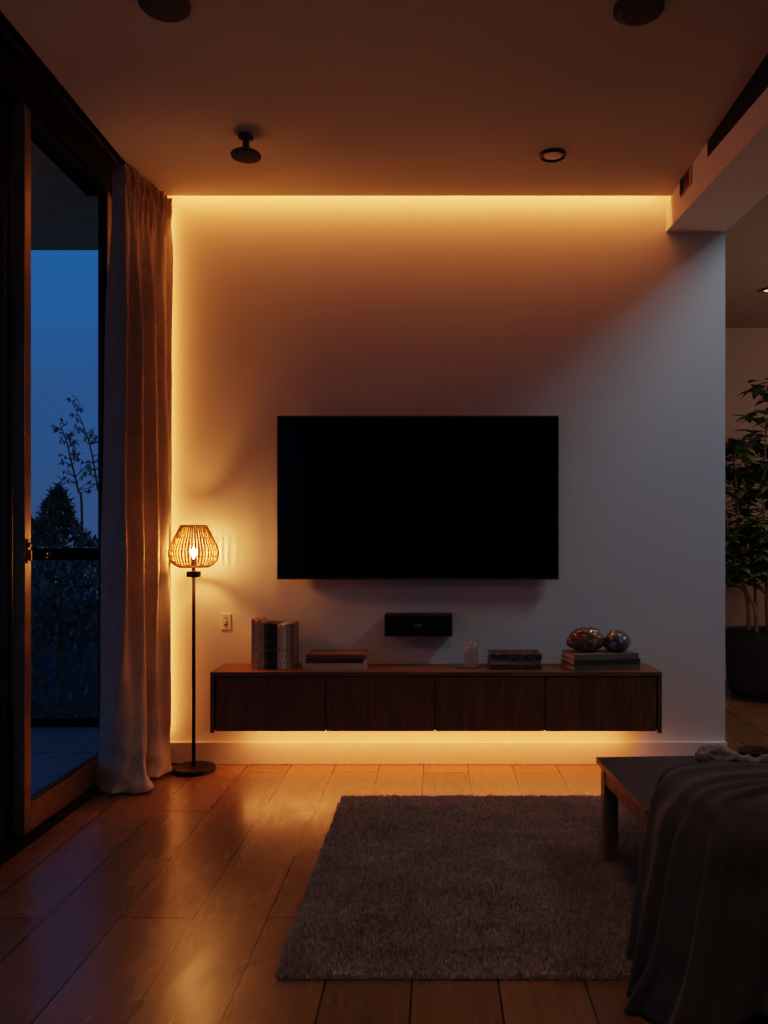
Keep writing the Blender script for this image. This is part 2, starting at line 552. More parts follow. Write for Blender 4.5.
def sprig(label, pts, seed, n, y):
    rng = random.Random(seed)
    base = Vector((pts[0][0], y, -.6))
    t = thing('sapling', label, 'sapling', base, 0, 'saplings beyond the balcony')
    P = catmull([(0, 0, 0)] + [(x - base.x, 0, z + .6) for x, z in pts], 26)
    sb = tube(NB(), P, [.012 - .0095 * i / 25 for i in range(26)], 6)
    fb = NB()
    for k in range(n):
        i = rng.randint(9, 25)
        p = P[i]
        side = rng.choice((-1, 1))
        L = rng.uniform(.07, .2) * (1.2 - i / 30)
        d = Vector((side * rng.uniform(.5, 1), rng.uniform(-.8, .8), rng.uniform(.2, .9))).normalized()
        q = p + d * L
        tube(sb, [p, q], [.004, .002], 4)
        for m in range(rng.randint(4, 7)):
            r = p + d * L * rng.uniform(.5, 1.05)
            dd = Vector((side * rng.uniform(-.2, 1), rng.uniform(-.9, .9), rng.uniform(-.7, .6)))
            leaf_quad(fb, r, dd, Vector((0, 0, 1)), rng.uniform(.035, .06), .016, n=2)
    obj('stem', sb, M['trunk'], t)
    obj('foliage', fb, M['treeleaf'], t, recalc=False)

def pw(px, py, d):
    return (-(436 - px) * d / 850, 1.1 + (540 - py) * d / 850)
sprig('slender sapling with leafy tip bending left, shorter of the two', [pw(82, 520, 7.0), pw(78, 490, 7.0), pw(71, 460, 7.0), pw(66, 440, 7.0), pw(60, 424, 7.0)], 4, 34, 7.0)
sprig('tall slender sapling rising highest against the dusk sky', [pw(100, 520, 7.32), pw(97, 485, 7.32), pw(91, 450, 7.32), pw(83, 425, 7.32), pw(72, 402, 7.32)], 8, 34, 7.32)

# ------------------------------------------------------------------ curtain
def curtain():
    top = [(-1.425, 3.740), (-1.366, 3.722), (-1.362, 3.77), (-1.345, 3.815), (-1.342, 3.865), (-1.322, 3.91), (-1.318, 3.96), (-1.300, 4.01), (-1.294, 4.065), (-1.272, 4.115)]
    upper = [(-1.455, 3.738), (-1.356, 3.712), (-1.392, 3.80), (-1.328, 3.835), (-1.368, 3.90), (-1.302, 3.945), (-1.345, 4.00), (-1.282, 4.035), (-1.315, 4.095), (-1.278, 4.12)]
    mid = [(-1.470, 3.735), (-1.350, 3.705), (-1.405, 3.81), (-1.318, 3.84), (-1.385, 3.92), (-1.290, 3.955), (-1.360, 4.02), (-1.268, 4.045), (-1.330, 4.11), (-1.285, 4.13)]
    low = [(-1.475, 3.715), (-1.375, 3.665), (-1.305, 3.695), (-1.272, 3.745), (-1.370, 3.90), (-1.300, 3.925), (-1.285, 3.96), (-1.262, 4.03), (-1.335, 4.11), (-1.30, 4.13)]
    bot = [(-1.470, 3.700), (-1.395, 3.640), (-1.300, 3.665), (-1.248, 3.735), (-1.360, 3.90), (-1.290, 3.91), (-1.262, 3.95), (-1.240, 4.025), (-1.320, 4.11), (-1.29, 4.13)]
    keys = [(0, bot), (.14, low), (1.05, mid), (2.05, upper), (2.58, top), (2.76, top)]
    NS, NZ = 150, 110
    grid = []
    for j in range(NZ):
        tz = j / (NZ - 1)
        z = .012 + 2.735 * (tz ** 1.25 if tz < .5 else tz ** 1.25)
        for a in range(len(keys) - 1):
            if keys[a][0] <= z <= keys[a + 1][0]: break
        t = (z - keys[a][0]) / (keys[a + 1][0] - keys[a][0])
        t = t * t * (3 - 2 * t)
        A = catmull([(x, y, 0) for x, y in keys[a][1]], NS)
        B = catmull([(x, y, 0) for x, y in keys[a + 1][1]], NS)
        row = []
        for i in range(NS):
            p = A[i].lerp(B[i], t)
            s = i / (NS - 1)
            # fine pleats gathered into the heading band
            g = max(0, min(1, (z - 2.46) / .2))
            band = .6 if z > 2.70 or z < 2.60 else 1.0
            p.x += g * (.012 * band * math.sin(s * 74 + .5 * math.sin(z * 20)) + .004 * math.sin(s * 151 + 1.5 * math.sin(z * 31)))
            p.y += .005 * g * math.cos(s * 74)
            w = noise.noise(Vector((s * 9, z * 1.2, 3.1))) * .012 + noise.noise(Vector((s * 22, z * 3.5, 9.1))) * .004
            p.x += w
            if z < .32:     # cloth breaking on the floor
                q = (1 - z / .32)
                p.x += q * .030 * noise.noise(Vector((s * 10, z * 12, 1.7)))
                p.y -= q * .045 * (noise.noise(Vector((s * 8, z * 11, 5.7))) + .25)
            zz = z + (.0 if z > .2 else .012 * noise.noise(Vector((s * 10, 0, 2))) * (1 - z / .2))
            row.append((p.x, p.y, max(.006, zz)))
        grid.append(row)
    bm = NB()
    vs = [[bm.verts.new(p) for p in r] for r in grid]
    for j in range(NZ - 1):
        for i in range(NS - 1):
            bm.faces.new((vs[j][i], vs[j][i + 1], vs[j + 1][i + 1], vs[j + 1][i]))
    o = obj('curtain', bm, M['curtain'], None, smooth=True)
    so = o.modifiers.new('thick', 'SOLIDIFY'); so.thickness = .003; so.offset = 0
    tag(o, 'floor-length beige linen curtain gathered in folds beside the glass door', 'curtain')
    tr = obj('curtain_track', box(NB(), (-1.43, -1.4, 2.762), (-1.405, 4.18, 2.775)), M['blackmetal'], None, bevel=.002)
    for y in (-1.0, .3, 1.6, 2.9, 4.1): obj('bracket', box(NB(), (-1.425, y, 2.775), (-1.41, y + .02, 2.87)), M['blackmetal'], tr)
    tag(tr, 'dark curtain track in the slot along the ceiling edge above the doors', 'curtain track')
curtain()

# ------------------------------------------------------------------ floor lamp
def floor_lamp():
    t = thing('floor_lamp', 'slim black floor lamp with a glowing woven rattan shade beside the curtain', 'floor lamp', (-1.153, 4.045, 0))
    obj('base', lathe(NB(), [(.098, 0), (.102, .004), (.102, .020), (.099, .024), (.012, .026)], seg=56), M['blackmetal'], t, smooth=False, bevel=.002)
    obj('pole', lathe(NB(), [(.0085, .024), (.0085, .985)], seg=18), M['blackmetal'], t, smooth=True)
    bm = lathe(NB(), [(.016, .922), (.016, .952)], seg=18)
    box(bm, (-.032, -.012, .924), (.032, .012, .951))
    obj('switch', bm, M['blackmetal'], t, bevel=.002)
    # shade: profile radius against height
    prof = [(.068, .972), (.094, .986), (.110, 1.010), (.1155, 1.040), (.108, 1.072), (.092, 1.106), (.076, 1.138), (.060, 1.168)]
    pr = catmull([(r, 0, z) for r, z in prof], 24)
    sb = NB()
    n = 46
    for k in range(n):
        a = 2 * math.pi * k / n
        for off in (-.018, .018):
            tube(sb, [(p.x * math.cos(a + off) * (1 + .012 * math.sin(i * 1.9 + k)), p.x * math.sin(a + off) * (1 + .012 * math.sin(i * 1.9 + k)), p.z) for i, p in enumerate(pr)], .0022, 5)
    for i in range(0, 24, 1):
        p = pr[i]
        if i in (1, 3, 5, 8, 11, 14, 17, 20, 22):
            tube(sb, [(p.x * 1.004 * math.cos(b * math.pi / 32), p.x * 1.004 * math.sin(b * math.pi / 32), p.z + .0015 * math.sin(b * 1.5)) for b in range(65)], .0014, 5)
    for i in (0, 23):
        p = pr[i]
        tube(sb, [(p.x * math.cos(b * math.pi / 32), p.x * math.sin(b * math.pi / 32), p.z) for b in range(65)], .0042, 6)
    obj('lamp_shade', sb, M['rattan'], t, smooth=True)
    fr = NB()
    for k in range(3):
        a = k * 2 * math.pi / 3
        tube(fr, [(0, 0, .985), (.069 * math.cos(a), .069 * math.sin(a), .974)], .002, 6)
    lathe(fr, [(.014, .975), (.014, 1.012)], seg=16)
    obj('bulb_holder', fr, M['blackmetal'], t)
    bl = lathe(NB(), [(.006, 1.010), (.009, 1.018), (.014, 1.034), (.0155, 1.044), (.013, 1.056), (.008, 1.063), (.002, 1.065)], seg=24)
    obj('bulb', bl, emit('bulb_glow', (1, .37, .10), BULB), t, smooth=True)
    cb = tube(NB(), catmull([(-.03, .08, .012), (-.075, .085, .006), (-.10, .07, .008), (-.10, .10, .006), (-.13, .115, .006), (-.17, .12, .006)], 24), .0035, 6)
    obj('cord', cb, M['black'], t, smooth=True)
BULB = 1000
floor_lamp()

# ------------------------------------------------------------------ wall fittings
t = thing('wall_switch', 'small cream wall switch plate between lamp and books', 'switch', (-1.035, YB, .70))
pl = obj('cover_plate', box(NB(), (-.026, -.007, -.040), (.026, 0, .040)), M['plate'], t, bevel=.003)
obj('toggle', box(NB(), (-.006, -.014, -.012), (.006, -.004, .012)), M['plate'], pl, bevel=.001)
bm = box(NB(), (-.009, -.0085, -.020), (.009, -.006, .020))
for z in (-.028, .028): lathe(bm, [(.003, -.0085), (.003, -.006)], (0, 0, z), 10, 'Y')
obj('slot', bm, M['socket'], pl)

tv = thing('television', 'large black flat screen television mounted on the wall', 'television', (-.088, 4.13, 1.305))
bm = box(NB(), (-.683, -.012, -.396), (.683, .02, .398))
obj('body', bm, M['black'], tv, bevel=.004)
obj('screen', box(NB(), (-.676, -.0135, -.384), (.676, -.011, .391)), M['screen'], tv)
obj('badge', box(NB(), (-.012, -.0145, -.3915), (.012, -.0115, -.3885)), M['badge'], tv)
obj('wall_mount', box(NB(), (-.25, .02, -.2), (.25, .06, .2)), M['blackmetal'], tv, bevel=.004)

sp = thing('center_speaker', 'black centre speaker mounted on the wall under the television', 'speaker', (-.0845, 4.10, .690))
obj('cabinet', box(NB(), (-.163, -.02, -.053), (.163, .09, .053)), M['black'], sp, bevel=.004)
obj('grille', box(NB(), (-.158, -.026, -.049), (.158, -.019, .049)), M['grille'], sp, bevel=.003)
bm = box(NB(), (-.018, -.0285, -.007), (.018, -.0255, .006))
obj('badge', bm, M['badge'], sp, bevel=.001)

# ------------------------------------------------------------------ floating media cabinet
CX0, CX1, CF, CZ0, CZ1 = -1.042, 1.042, 3.92, .215, .491
mc = thing('media_cabinet', 'long floating walnut media cabinet with four flat doors', 'media cabinet', (0, CF, CZ0))
hz = CZ1 - CZ0; dp = YB - CF - .003
obj('top_panel', box(NB(), (CX0, 0, hz - .020), (CX1, dp, hz)), M['walnut_h'], mc, bevel=.0015)
for x0, x1 in ((CX0, CX0 + .018), (CX1 - .018, CX1)):
    obj('side_panel', box(NB(), (x0, 0, -.006), (x1, dp, hz - .020)), M['walnut_v'], mc, bevel=.0015)
bm = box(NB(), (CX0 + .018, .022, .004), (CX1 - .018, dp - .055, hz - .020))
obj('carcass', bm, M['walnut_v'], mc)
xs = [-1.017, -.512, -.507, -.007, -.0025, .500, .505, 1.017]
for k in range(4):
    obj('door', box(NB(), (xs[2 * k] + .0015, .003, .002), (xs[2 * k + 1] - .0015, .021, hz - .0255)), M['walnut_v'], mc, bevel=.0012)

# ------------------------------------------------------------------ books
def warm(c): return (min(.85, c[0] * 2.3), min(.8, c[1] * 1.85), min(.75, c[2] * 1.45))

def book(label, loc, size, cover, rz=0.0, up=True, group=None, tilt=0.0):
    """upright: size = thickness, depth, height, spine facing the room; flat: size = width, depth, thickness, spine facing the room"""
    w, d, h = size
    t = 0.0022
    root = thing('book', label, 'book', loc, rz, group)
    bm = NB()
    if up:
        box(bm, (-w / 2, 0, 0), (-w / 2 + t, d, h)); box(bm, (w / 2 - t, 0, 0), (w / 2, d, h)); box(bm, (-w / 2 + t, 0, 0), (w / 2 - t, t, h))
        pg = box(NB(), (-w / 2 + t, t, .003), (w / 2 - t, d - .004, h - .004))
    else:
        box(bm, (-w / 2, 0, 0), (w / 2, d, t)); box(bm, (-w / 2, 0, h - t), (w / 2, d, h)); box(bm, (-w / 2, 0, t), (w / 2, t, h - t))
        pg = box(NB(), (-w / 2 + .004, t, t), (w / 2 - .004, d - .004, h - t))
    obj('cover', bm, cover, root)
    obj('page_block', pg, M['paper'], root)
    if tilt: root.rotation_euler[1] = tilt
    return root

TOP = CZ1
spec = [
    (.0165, .236, (.28, .22, .17), (.12, .08, .06), 'tallest tan book at the left end of the upright row'),
    (.0140, .226, (.36, .32, .28), (.10, .08, .07), 'pale grey book second from the left in the upright row'),
    (.0135, .234, (.33, .25, .19), (.55, .48, .40), 'tall tan book third from the left in the upright row'),
    (.0170, .219, (.22, .18, .155), (.45, .40, .35), 'grey-brown book fourth in the upright row, left of the dark ones'),
    (.0155, .214, (.060, .038, .028), (.30, .22, .16), 'dark brown book, leftmost of the dark upright books'),
    (.0150, .214, (.016, .013, .014), (.22, .20, .20), 'black upright book beside the dark brown one'),
    (.0165, .213, (.010, .009, .011), (.16, .15, .16), 'blackest upright book in the middle of the dark group'),
    (.0160, .214, (.018, .012, .011), (.22, .17, .15), 'black upright book, rightmost of the dark group'),
    (.0230, .209, (.44, .38, .31), (.15, .08, .06), 'thick cream book with speckled lettering on its spine'),
    (.0205, .208, (.48, .43, .37), (.06, .05, .05), 'white book with dark marks right of the thick cream one'),
    (.0200, .213, (.25, .22, .20), (.13, .11, .10), 'grey book second from the right in the upright row'),
    (.0165, .215, (.13, .105, .09), (.07, .06, .05), 'dull brown-grey book at the right end of the upright row'),
]
x = -.869
for i, (w, h, c, ink, lab) in enumerate(spec):
    book(lab, (x + w / 2, 4.0 + .004 * ((i * 7) % 3), TOP), (w * .955, .155, h), book_mat('book_cloth_%d' % i, warm(c), warm(ink), (170, 170, 26), .80), group='upright books on the media cabinet')
    x += w * .955 + .0002

def stack(x, y, items, group):
    z = TOP
    for (w, d, h, c, ink, dx, dy, rz, lab) in items:
        book(lab, (x + dx, y + dy, z), (w, d, h), book_mat('stack_cover', warm(c), warm(ink), (70, 70, 160), .8), rz, False, group)
        z += h + .0003
stack(-.478, 3.985, [
    (.296, .17, .030, (.30, .27, .25), (.10, .09, .09), 0, 0, 0, 'pale grey book at the bottom of the stack beside the upright books'),
    (.268, .165, .021, (.035, .024, .020), (.24, .17, .13), .0, .004, R(.8), 'dark book in the middle of the stack beside the upright books'),
    (.276, .17, .020, (.105, .062, .040), (.03, .02, .018), .006, .002, R(-1), 'brown-black book on top of the stack beside the upright books'),
], 'flat books beside the upright row')
stack(.373, 3.985, [
    (.246, .165, .024, (.030, .022, .020), (.20, .16, .14), 0, 0, 0, 'dark book at the bottom of the small stack beside the glass tumbler'),
    (.240, .16, .020, (.15, .13, .125), (.05, .04, .04), .001, .003, R(1), 'grey book in the middle of the small stack beside the glass tumbler'),
    (.246, .165, .028, (.022, .016, .015), (.30, .24, .20), .0, .0, R(-.6), 'black book with tan edge on top of the small stack beside the tumbler'),
], 'flat books in the middle of the cabinet')
stack(.800, 3.965, [
    (.326, .185, .026, (.075, .066, .064), (.03, .028, .028), 0, 0, R(11), 'dark grey book at the bottom of the stack under the glass ornaments'),
    (.326, .185, .025, (.020, .019, .022), (.10, .09, .09), .001, .0, R(11), 'black book in the middle of the stack under the glass ornaments'),
    (.318, .18, .026, (.09, .088, .09), (.05, .045, .045), -.003, .0, R(11), 'grey-blue book on top of the stack under the glass ornaments'),
], 'flat books under the ornaments')

# glass ornaments: dented blown lumps
def blob(name, label, cat, c, rad, seed, m, dent=.16, tilt=0):
    bm = NB()
    bmesh.ops.create_icosphere(bm, subdivisions=5, radius=1)
    for v in bm.verts:
        d = v.co.normalized()
        k = 1 + dent * noise.noise(d * 1.5 + Vector((seed, 0, 0))) + .07 * noise.noise(d * 3.4 + Vector((0, seed, 0)))
        v.co = Vector((d.x * rad[0] * k, d.y * rad[1] * k, max(-rad[2] * .86, d.z * rad[2] * k)))
    zmin = min(v.co.z for v in bm.verts)
    for v in bm.verts: v.co.z -= zmin
    o = obj(name, bm, m, None, smooth=True)
    o.location = c
    o.rotation_euler[2] = tilt
    return tag(o, label, cat)
ZB = TOP + .0785
blob('glass_ornament', 'larger amber blown glass ornament on the right book stack', 'ornament', (.713, 4.05, ZB), (.088, .066, .064), 2.3, M['amber'], .14, .2)
blob('glass_ornament', 'smaller smoky grey glass ornament beside the amber one', 'ornament', (.858, 4.045, ZB), (.060, .054, .054), 7.7, M['smoke'], .2)

# glass tumbler on a clear saucer
sc = obj('glass_saucer', lathe(NB(), [(.005, 0), (.055, .0), (.066, .006), (.068, .010), (.065, .010), (.054, .004), (.005, .004)], seg=40), M['saucer'], None, smooth=True)
sc.location = (.148, 4.08, TOP + .0002)
tag(sc, 'shallow clear glass saucer under the tumbler', 'saucer')
tm = obj('glass_tumbler', lathe(NB(), [(.005, 0), (.030, 0), (.033, .006), (.035, .05), (.041, .118), (.0395, .118), (.033, .05), (.030, .012), (.005, .010)], seg=40), M['tumbler'], None, smooth=True)
tm.location = (.168, 4.06, TOP + .0050)
tag(tm, 'patterned clear glass tumbler standing on the media cabinet', 'tumbler')

# ------------------------------------------------------------------ ceiling fittings
t = thing('ceiling_spotlight', 'small dark surface-mounted spotlight on a stem near the cove', 'spotlight', (-.780, 3.49, H))
obj('mount', lathe(NB(), [(.028, 0), (.032, -.005), (.030, -.012), (.016, -.018)], seg=28), M['speaker_disc'], t)
obj('stem', lathe(NB(), [(.013, -.012), (.013, -.05), (.017, -.062)], seg=20), M['speaker_disc'], t, smooth=True)
obj('lamp_head', lathe(NB(), [(.017, -.055), (.036, -.064), (.058, -.076), (.062, -.082), (.060, -.090), (.044, -.097), (.006, -.100)], seg=36), M['speaker_disc'], t)

def downlight(label, loc, r, lens):
    t = thing('downlight', label, 'downlight', loc, 0, 'recessed ceiling downlights')
    obj('bezel', lathe(NB(), [(r * .80, -.004), (r * .82, -.013), (r * .94, -.014), (r, -.008), (r, 0), (r * .80, 0)], seg=40, close=False), M['blackmetal'], t, smooth=False)
    obj('lens', lathe(NB(), [(r * .81, -.006), (r * .6, -.010), (r * .05, -.012)], seg=32), lens, t, smooth=True)
downlight('black-rimmed recessed downlight in the main ceiling near the cove', (.503, 3.66, H), .056, M['dimlens'])
downlight('black-rimmed downlight in the side room ceiling at the right edge', (2.21, 5.63, H), .050, emit('lit_lens', (1, .70, .46), 1.2))

def ceiling_disc(label, loc, name, cat, dots):
    t = thing(name, label, cat, loc)
    obj('housing', lathe(NB(), [(.075, 0), (.078, -.004), (.078, -.014), (.072, -.020), (.055, -.025), (.004, -.027)], seg=48), M['speaker_disc'], t)
    if dots:
        bm = NB()
        for k in range(7):
            a = R(250 - 12 * k)
            lathe(bm, [(.0045, -.022), (.0035, -.0275)], (.058 * math.cos(a), .058 * math.sin(a) * -1, .002), 10)
        obj('vent_dot', bm, M['ventpaint'], t)
    else:
        obj('grille', lathe(NB(), [(.066, -.022), (.060, -.027), (.004, -.030)], seg=48), M['speaker_disc'], t)
ceiling_disc('round dark ceiling speaker at the top left of the picture', (-.838, 2.625, H), 'ceiling_speaker', 'speaker', False)
ceiling_disc('round dark smoke detector at the top right of the picture', (.630, 2.645, H), 'smoke_detector', 'smoke detector', True)

# vents in the left face of the beam (face x = 1.134)
FX = 1.134
t = thing('air_grille', 'long dark slotted air-conditioning grille in the beam face', 'air grille', (FX, 0, 0))
gy0, gy1 = 1.35, 3.545
gz0 = lambda y: 2.697 - (3.545 - y) * .074
obj('frame', hexa(NB(), [(-.002, gy0, gz0(gy0)), (.006, gy0, gz0(gy0)), (.006, gy1, gz0(gy1)), (-.002, gy1, gz0(gy1)),
                       (-.002, gy0, 2.760), (.006, gy0, 2.760), (.006, gy1, 2.760), (-.002, gy1, 2.760)]), M['darkframe'], t)
for k in range(6):
    f = (k + .5) / 6
    za, zb = gz0(gy0) + (2.760 - gz0(gy0)) * f, gz0(gy1) + (2.760 - gz0(gy1)) * f
    obj('slat', hexa(NB(), [(-.006, gy0 + .01, za - .004), (-.002, gy0 + .01, za - .001), (-.002, gy1 - .01, zb - .001), (-.006, gy1 - .01, zb - .004),
                           (-.006, gy0 + .01, za - .002), (-.002, gy0 + .01, za + .001), (-.002, gy1 - .01, zb + .001), (-.006, gy1 - .01, zb - .002)]), M['grillmetal'], t)
t = thing('wall_vent', 'small square louvred vent in the beam face near the cove', 'vent', (FX, 3.845, 2.722))
obj('frame', box(NB(), (-.005, -.085, -.042), (.004, .085, .042)), M['ventpaint'], t, bevel=.002)
obj('opening', box(NB(), (-.0065, -.05, -.034), (-.004, .035, .034)), M['black'], t)
for k in range(5):
    obj('louver', box(NB(), (-.010, .033 + k * .010 - .0, -.034), (-.005, .037 + k * .010, .034)), M['grillmetal'], t)

# ------------------------------------------------------------------ rug
def rug():
    x0, x1, y0, y1 = -.402, 1.32, 2.118, 3.60
    root = obj('rug', box(NB(), (x0 + .01, y0 + .01, .0005), (x1 - .01, y1 - .01, .012)), M['pile'], None)
    tag(root, 'shaggy grey-brown rectangular rug on the oak floor', 'rug')
    rng = np.random.default_rng(3)
    n = 230000
    px = rng.uniform(x0, x1, n); py = rng.uniform(y0, y1, n)
    keep = (px < .95)
    # the pile past the edge of view under table and bench is sparser
    keep |= rng.uniform(0, 1, n) < .35
    px, py = px[keep], py[keep]; n = len(px)
    tuft = np.array([noise.noise(Vector((a * 14, b * 14, 0))) for a, b in zip(px, py)])
    dirn = np.array([noise.noise(Vector((a * 5, b * 5, 4))) for a, b in zip(px, py)])
    hgt = .020 + .006 * tuft + rng.uniform(-.004, .004, n)
    ang = rng.uniform(0, 2 * np.pi, n)
    lean_a = dirn * 4 + rng.uniform(-2.6, 2.6, n)
    lean = rng.uniform(.003, .011, n)
    edge = np.minimum.reduce([px - x0, x1 - px, py - y0, y1 - py])
    fall = np.clip(1 - edge / .02, 0, 1)
    hgt *= 1 - .35 * fall
    w = rng.uniform(.0010, .0019, n)
    cx, sx = np.cos(ang) * w, np.sin(ang) * w
    lx, ly = np.cos(lean_a) * lean, np.sin(lean_a) * lean
    V = np.zeros((n, 5, 3))
    V[:, 0] = np.stack([px - cx, py - sx, np.full(n, .006)], 1)
    V[:, 1] = np.stack([px + cx, py + sx, np.full(n, .006)], 1)
    V[:, 2] = np.stack([px - cx * .9 + lx * .4, py - sx * .9 + ly * .4, .006 + hgt * .6], 1)
    V[:, 3] = np.stack([px + cx * .9 + lx * .4, py + sx * .9 + ly * .4, .006 + hgt * .6], 1)
    V[:, 4] = np.stack([px + lx, py + ly, .006 + hgt], 1)
    base = (np.arange(n) * 5)[:, None]
    F = np.concatenate([base + np.array([[0, 1, 3]]), base + np.array([[0, 3, 2]]), base + np.array([[2, 3, 4]])], 0)
    me = bpy.data.meshes.new('pile')
    me.vertices.add(n * 5); me.vertices.foreach_set('co', V.reshape(-1))
    me.loops.add(F.size); me.loops.foreach_set('vertex_index', F.reshape(-1).astype(np.int32))
    me.polygons.add(len(F)); me.polygons.foreach_set('loop_start', np.arange(0, F.size, 3, dtype=np.int32))
    me.update(calc_edges=True); me.validate()
    me.materials.append(M['pile'])
    o = bpy.data.objects.new('pile', me); link(o, root)
    o['kind'] = 'stuff'
rug()

# ------------------------------------------------------------------ coffee table
ct = thing('coffee_table', 'low dark wooden coffee table standing on the rug', 'coffee table', (.555, 2.95, .0), R(3.2))
TZ = .347
obj('tabletop', box(NB(), (0, -.58, TZ - .020), (1.15, 0, TZ)), M['tablewood'], ct, bevel=.002)
ap = NB()
obj('apron', box(NB(), (.008, -.535, TZ - .068), (.028, -.045, TZ - .020)), M['tableleg'], ct, bevel=.0015)
obj('apron', box(NB(), (.055, -.028, TZ - .068), (1.09, -.008, TZ - .020)), M['tableleg'], ct, bevel=.0015)
obj('apron', box(NB(), (.055, -.572, TZ - .068), (1.09, -.552, TZ - .020)), M['tableleg'], ct, bevel=.0015)
obj('apron', box(NB(), (1.122, -.535, TZ - .068), (1.142, -.045, TZ - .020)), M['tableleg'], ct, bevel=.0015)
for x0, y0 in ((.004, -.098), (1.098, -.075), (.004, -.576), (1.098, -.576)):
    obj('leg', box(NB(), (x0, y0, .015), (x0 + .048, y0 + .046, TZ - .020)), M['tableleg'], ct, bevel=.002)

# dark wooden dish and crumpled cloth on the table
db = obj('wooden_dish', lathe(NB(), [(.004, 0), (.034, 0), (.052, .016), (.060, .030), (.057, .030), (.048, .018), (.03, .006), (.004, .005)], seg=44), M['darkbowl'], None, smooth=True)
db.location = (1.10, 2.93, TZ + .0002)
tag(db, 'shallow dark wooden dish behind the crumpled cloth on the table', 'dish')

def crumple():
    """a pale linen cloth bunched into a lump that tails off as a loose roll"""
    path = catmull([(.864, 2.84, .024), (.905, 2.85, .028), (.955, 2.85, .027), (1.01, 2.84, .020), (1.07, 2.83, .016), (1.15, 2.83, .020), (1.26, 2.84, .020)], 90)
    rad = catmull([(.005, 0, 0), (.029, 0, 0), (.030, 0, 0), (.020, 0, 0), (.016, 0, 0), (.021, 0, 0), (.004, 0, 0)], 90)
    bm = NB(); rings = []
    for i, p in enumerate(path):
        t = (path[min(i + 1, 89)] - path[max(i - 1, 0)]).normalized()
        s = t.cross(Vector((0, 0, 1))).normalized(); u = s.cross(t)
        ring = []
        for k in range(48):
            a = 2 * math.pi * k / 48
            d = s * math.cos(a) * 1.25 + u * math.sin(a)
            r = max(.002, rad[i].x)
            q = p + d * r
            n1 = 1 - 2 * abs(noise.noise(q * 24)); n2 = 1 - 2 * abs(noise.noise(q * 55 + Vector((3, 1, 2))))
            q = p + d * r * (.72 + .42 * n1 + .16 * n2)
            q.z = max(.001, q.z)
            ring.append(bm.verts.new((q.x, q.y, q.z + TZ)))
        rings.append(ring)
    for a, b in zip(rings, rings[1:]):
        for k in range(48):
            bm.faces.new((a[k], a[(k + 1) % 48], b[(k + 1) % 48], b[k]))
    bm.faces.new(rings[0][::-1]); bm.faces.new(rings[-1])
    o = obj('crumpled_cloth', bm, M['linen'], None, smooth=True)
    tag(o, 'pale crumpled linen cloth lying on the table behind the dark throw', 'cloth')
crumple()

# ------------------------------------------------------------------ bench and throw
bn = thing('bench', 'low upholstered bench hidden under the dark throw at the lower right', 'bench', (.65, 2.03, 0))
obj('seat', box(NB(), (0, 0, .16), (1.1, .24, .440)), M['bench'], bn, bevel=.05, seg=5)
for x in (.05, .98):
    for y in (.02, .17):
        obj('leg', lathe(NB(), [(.014, .0), (.022, .17)], (x + .025, y + .02, 0), 14), M['tableleg'], bn, smooth=True)

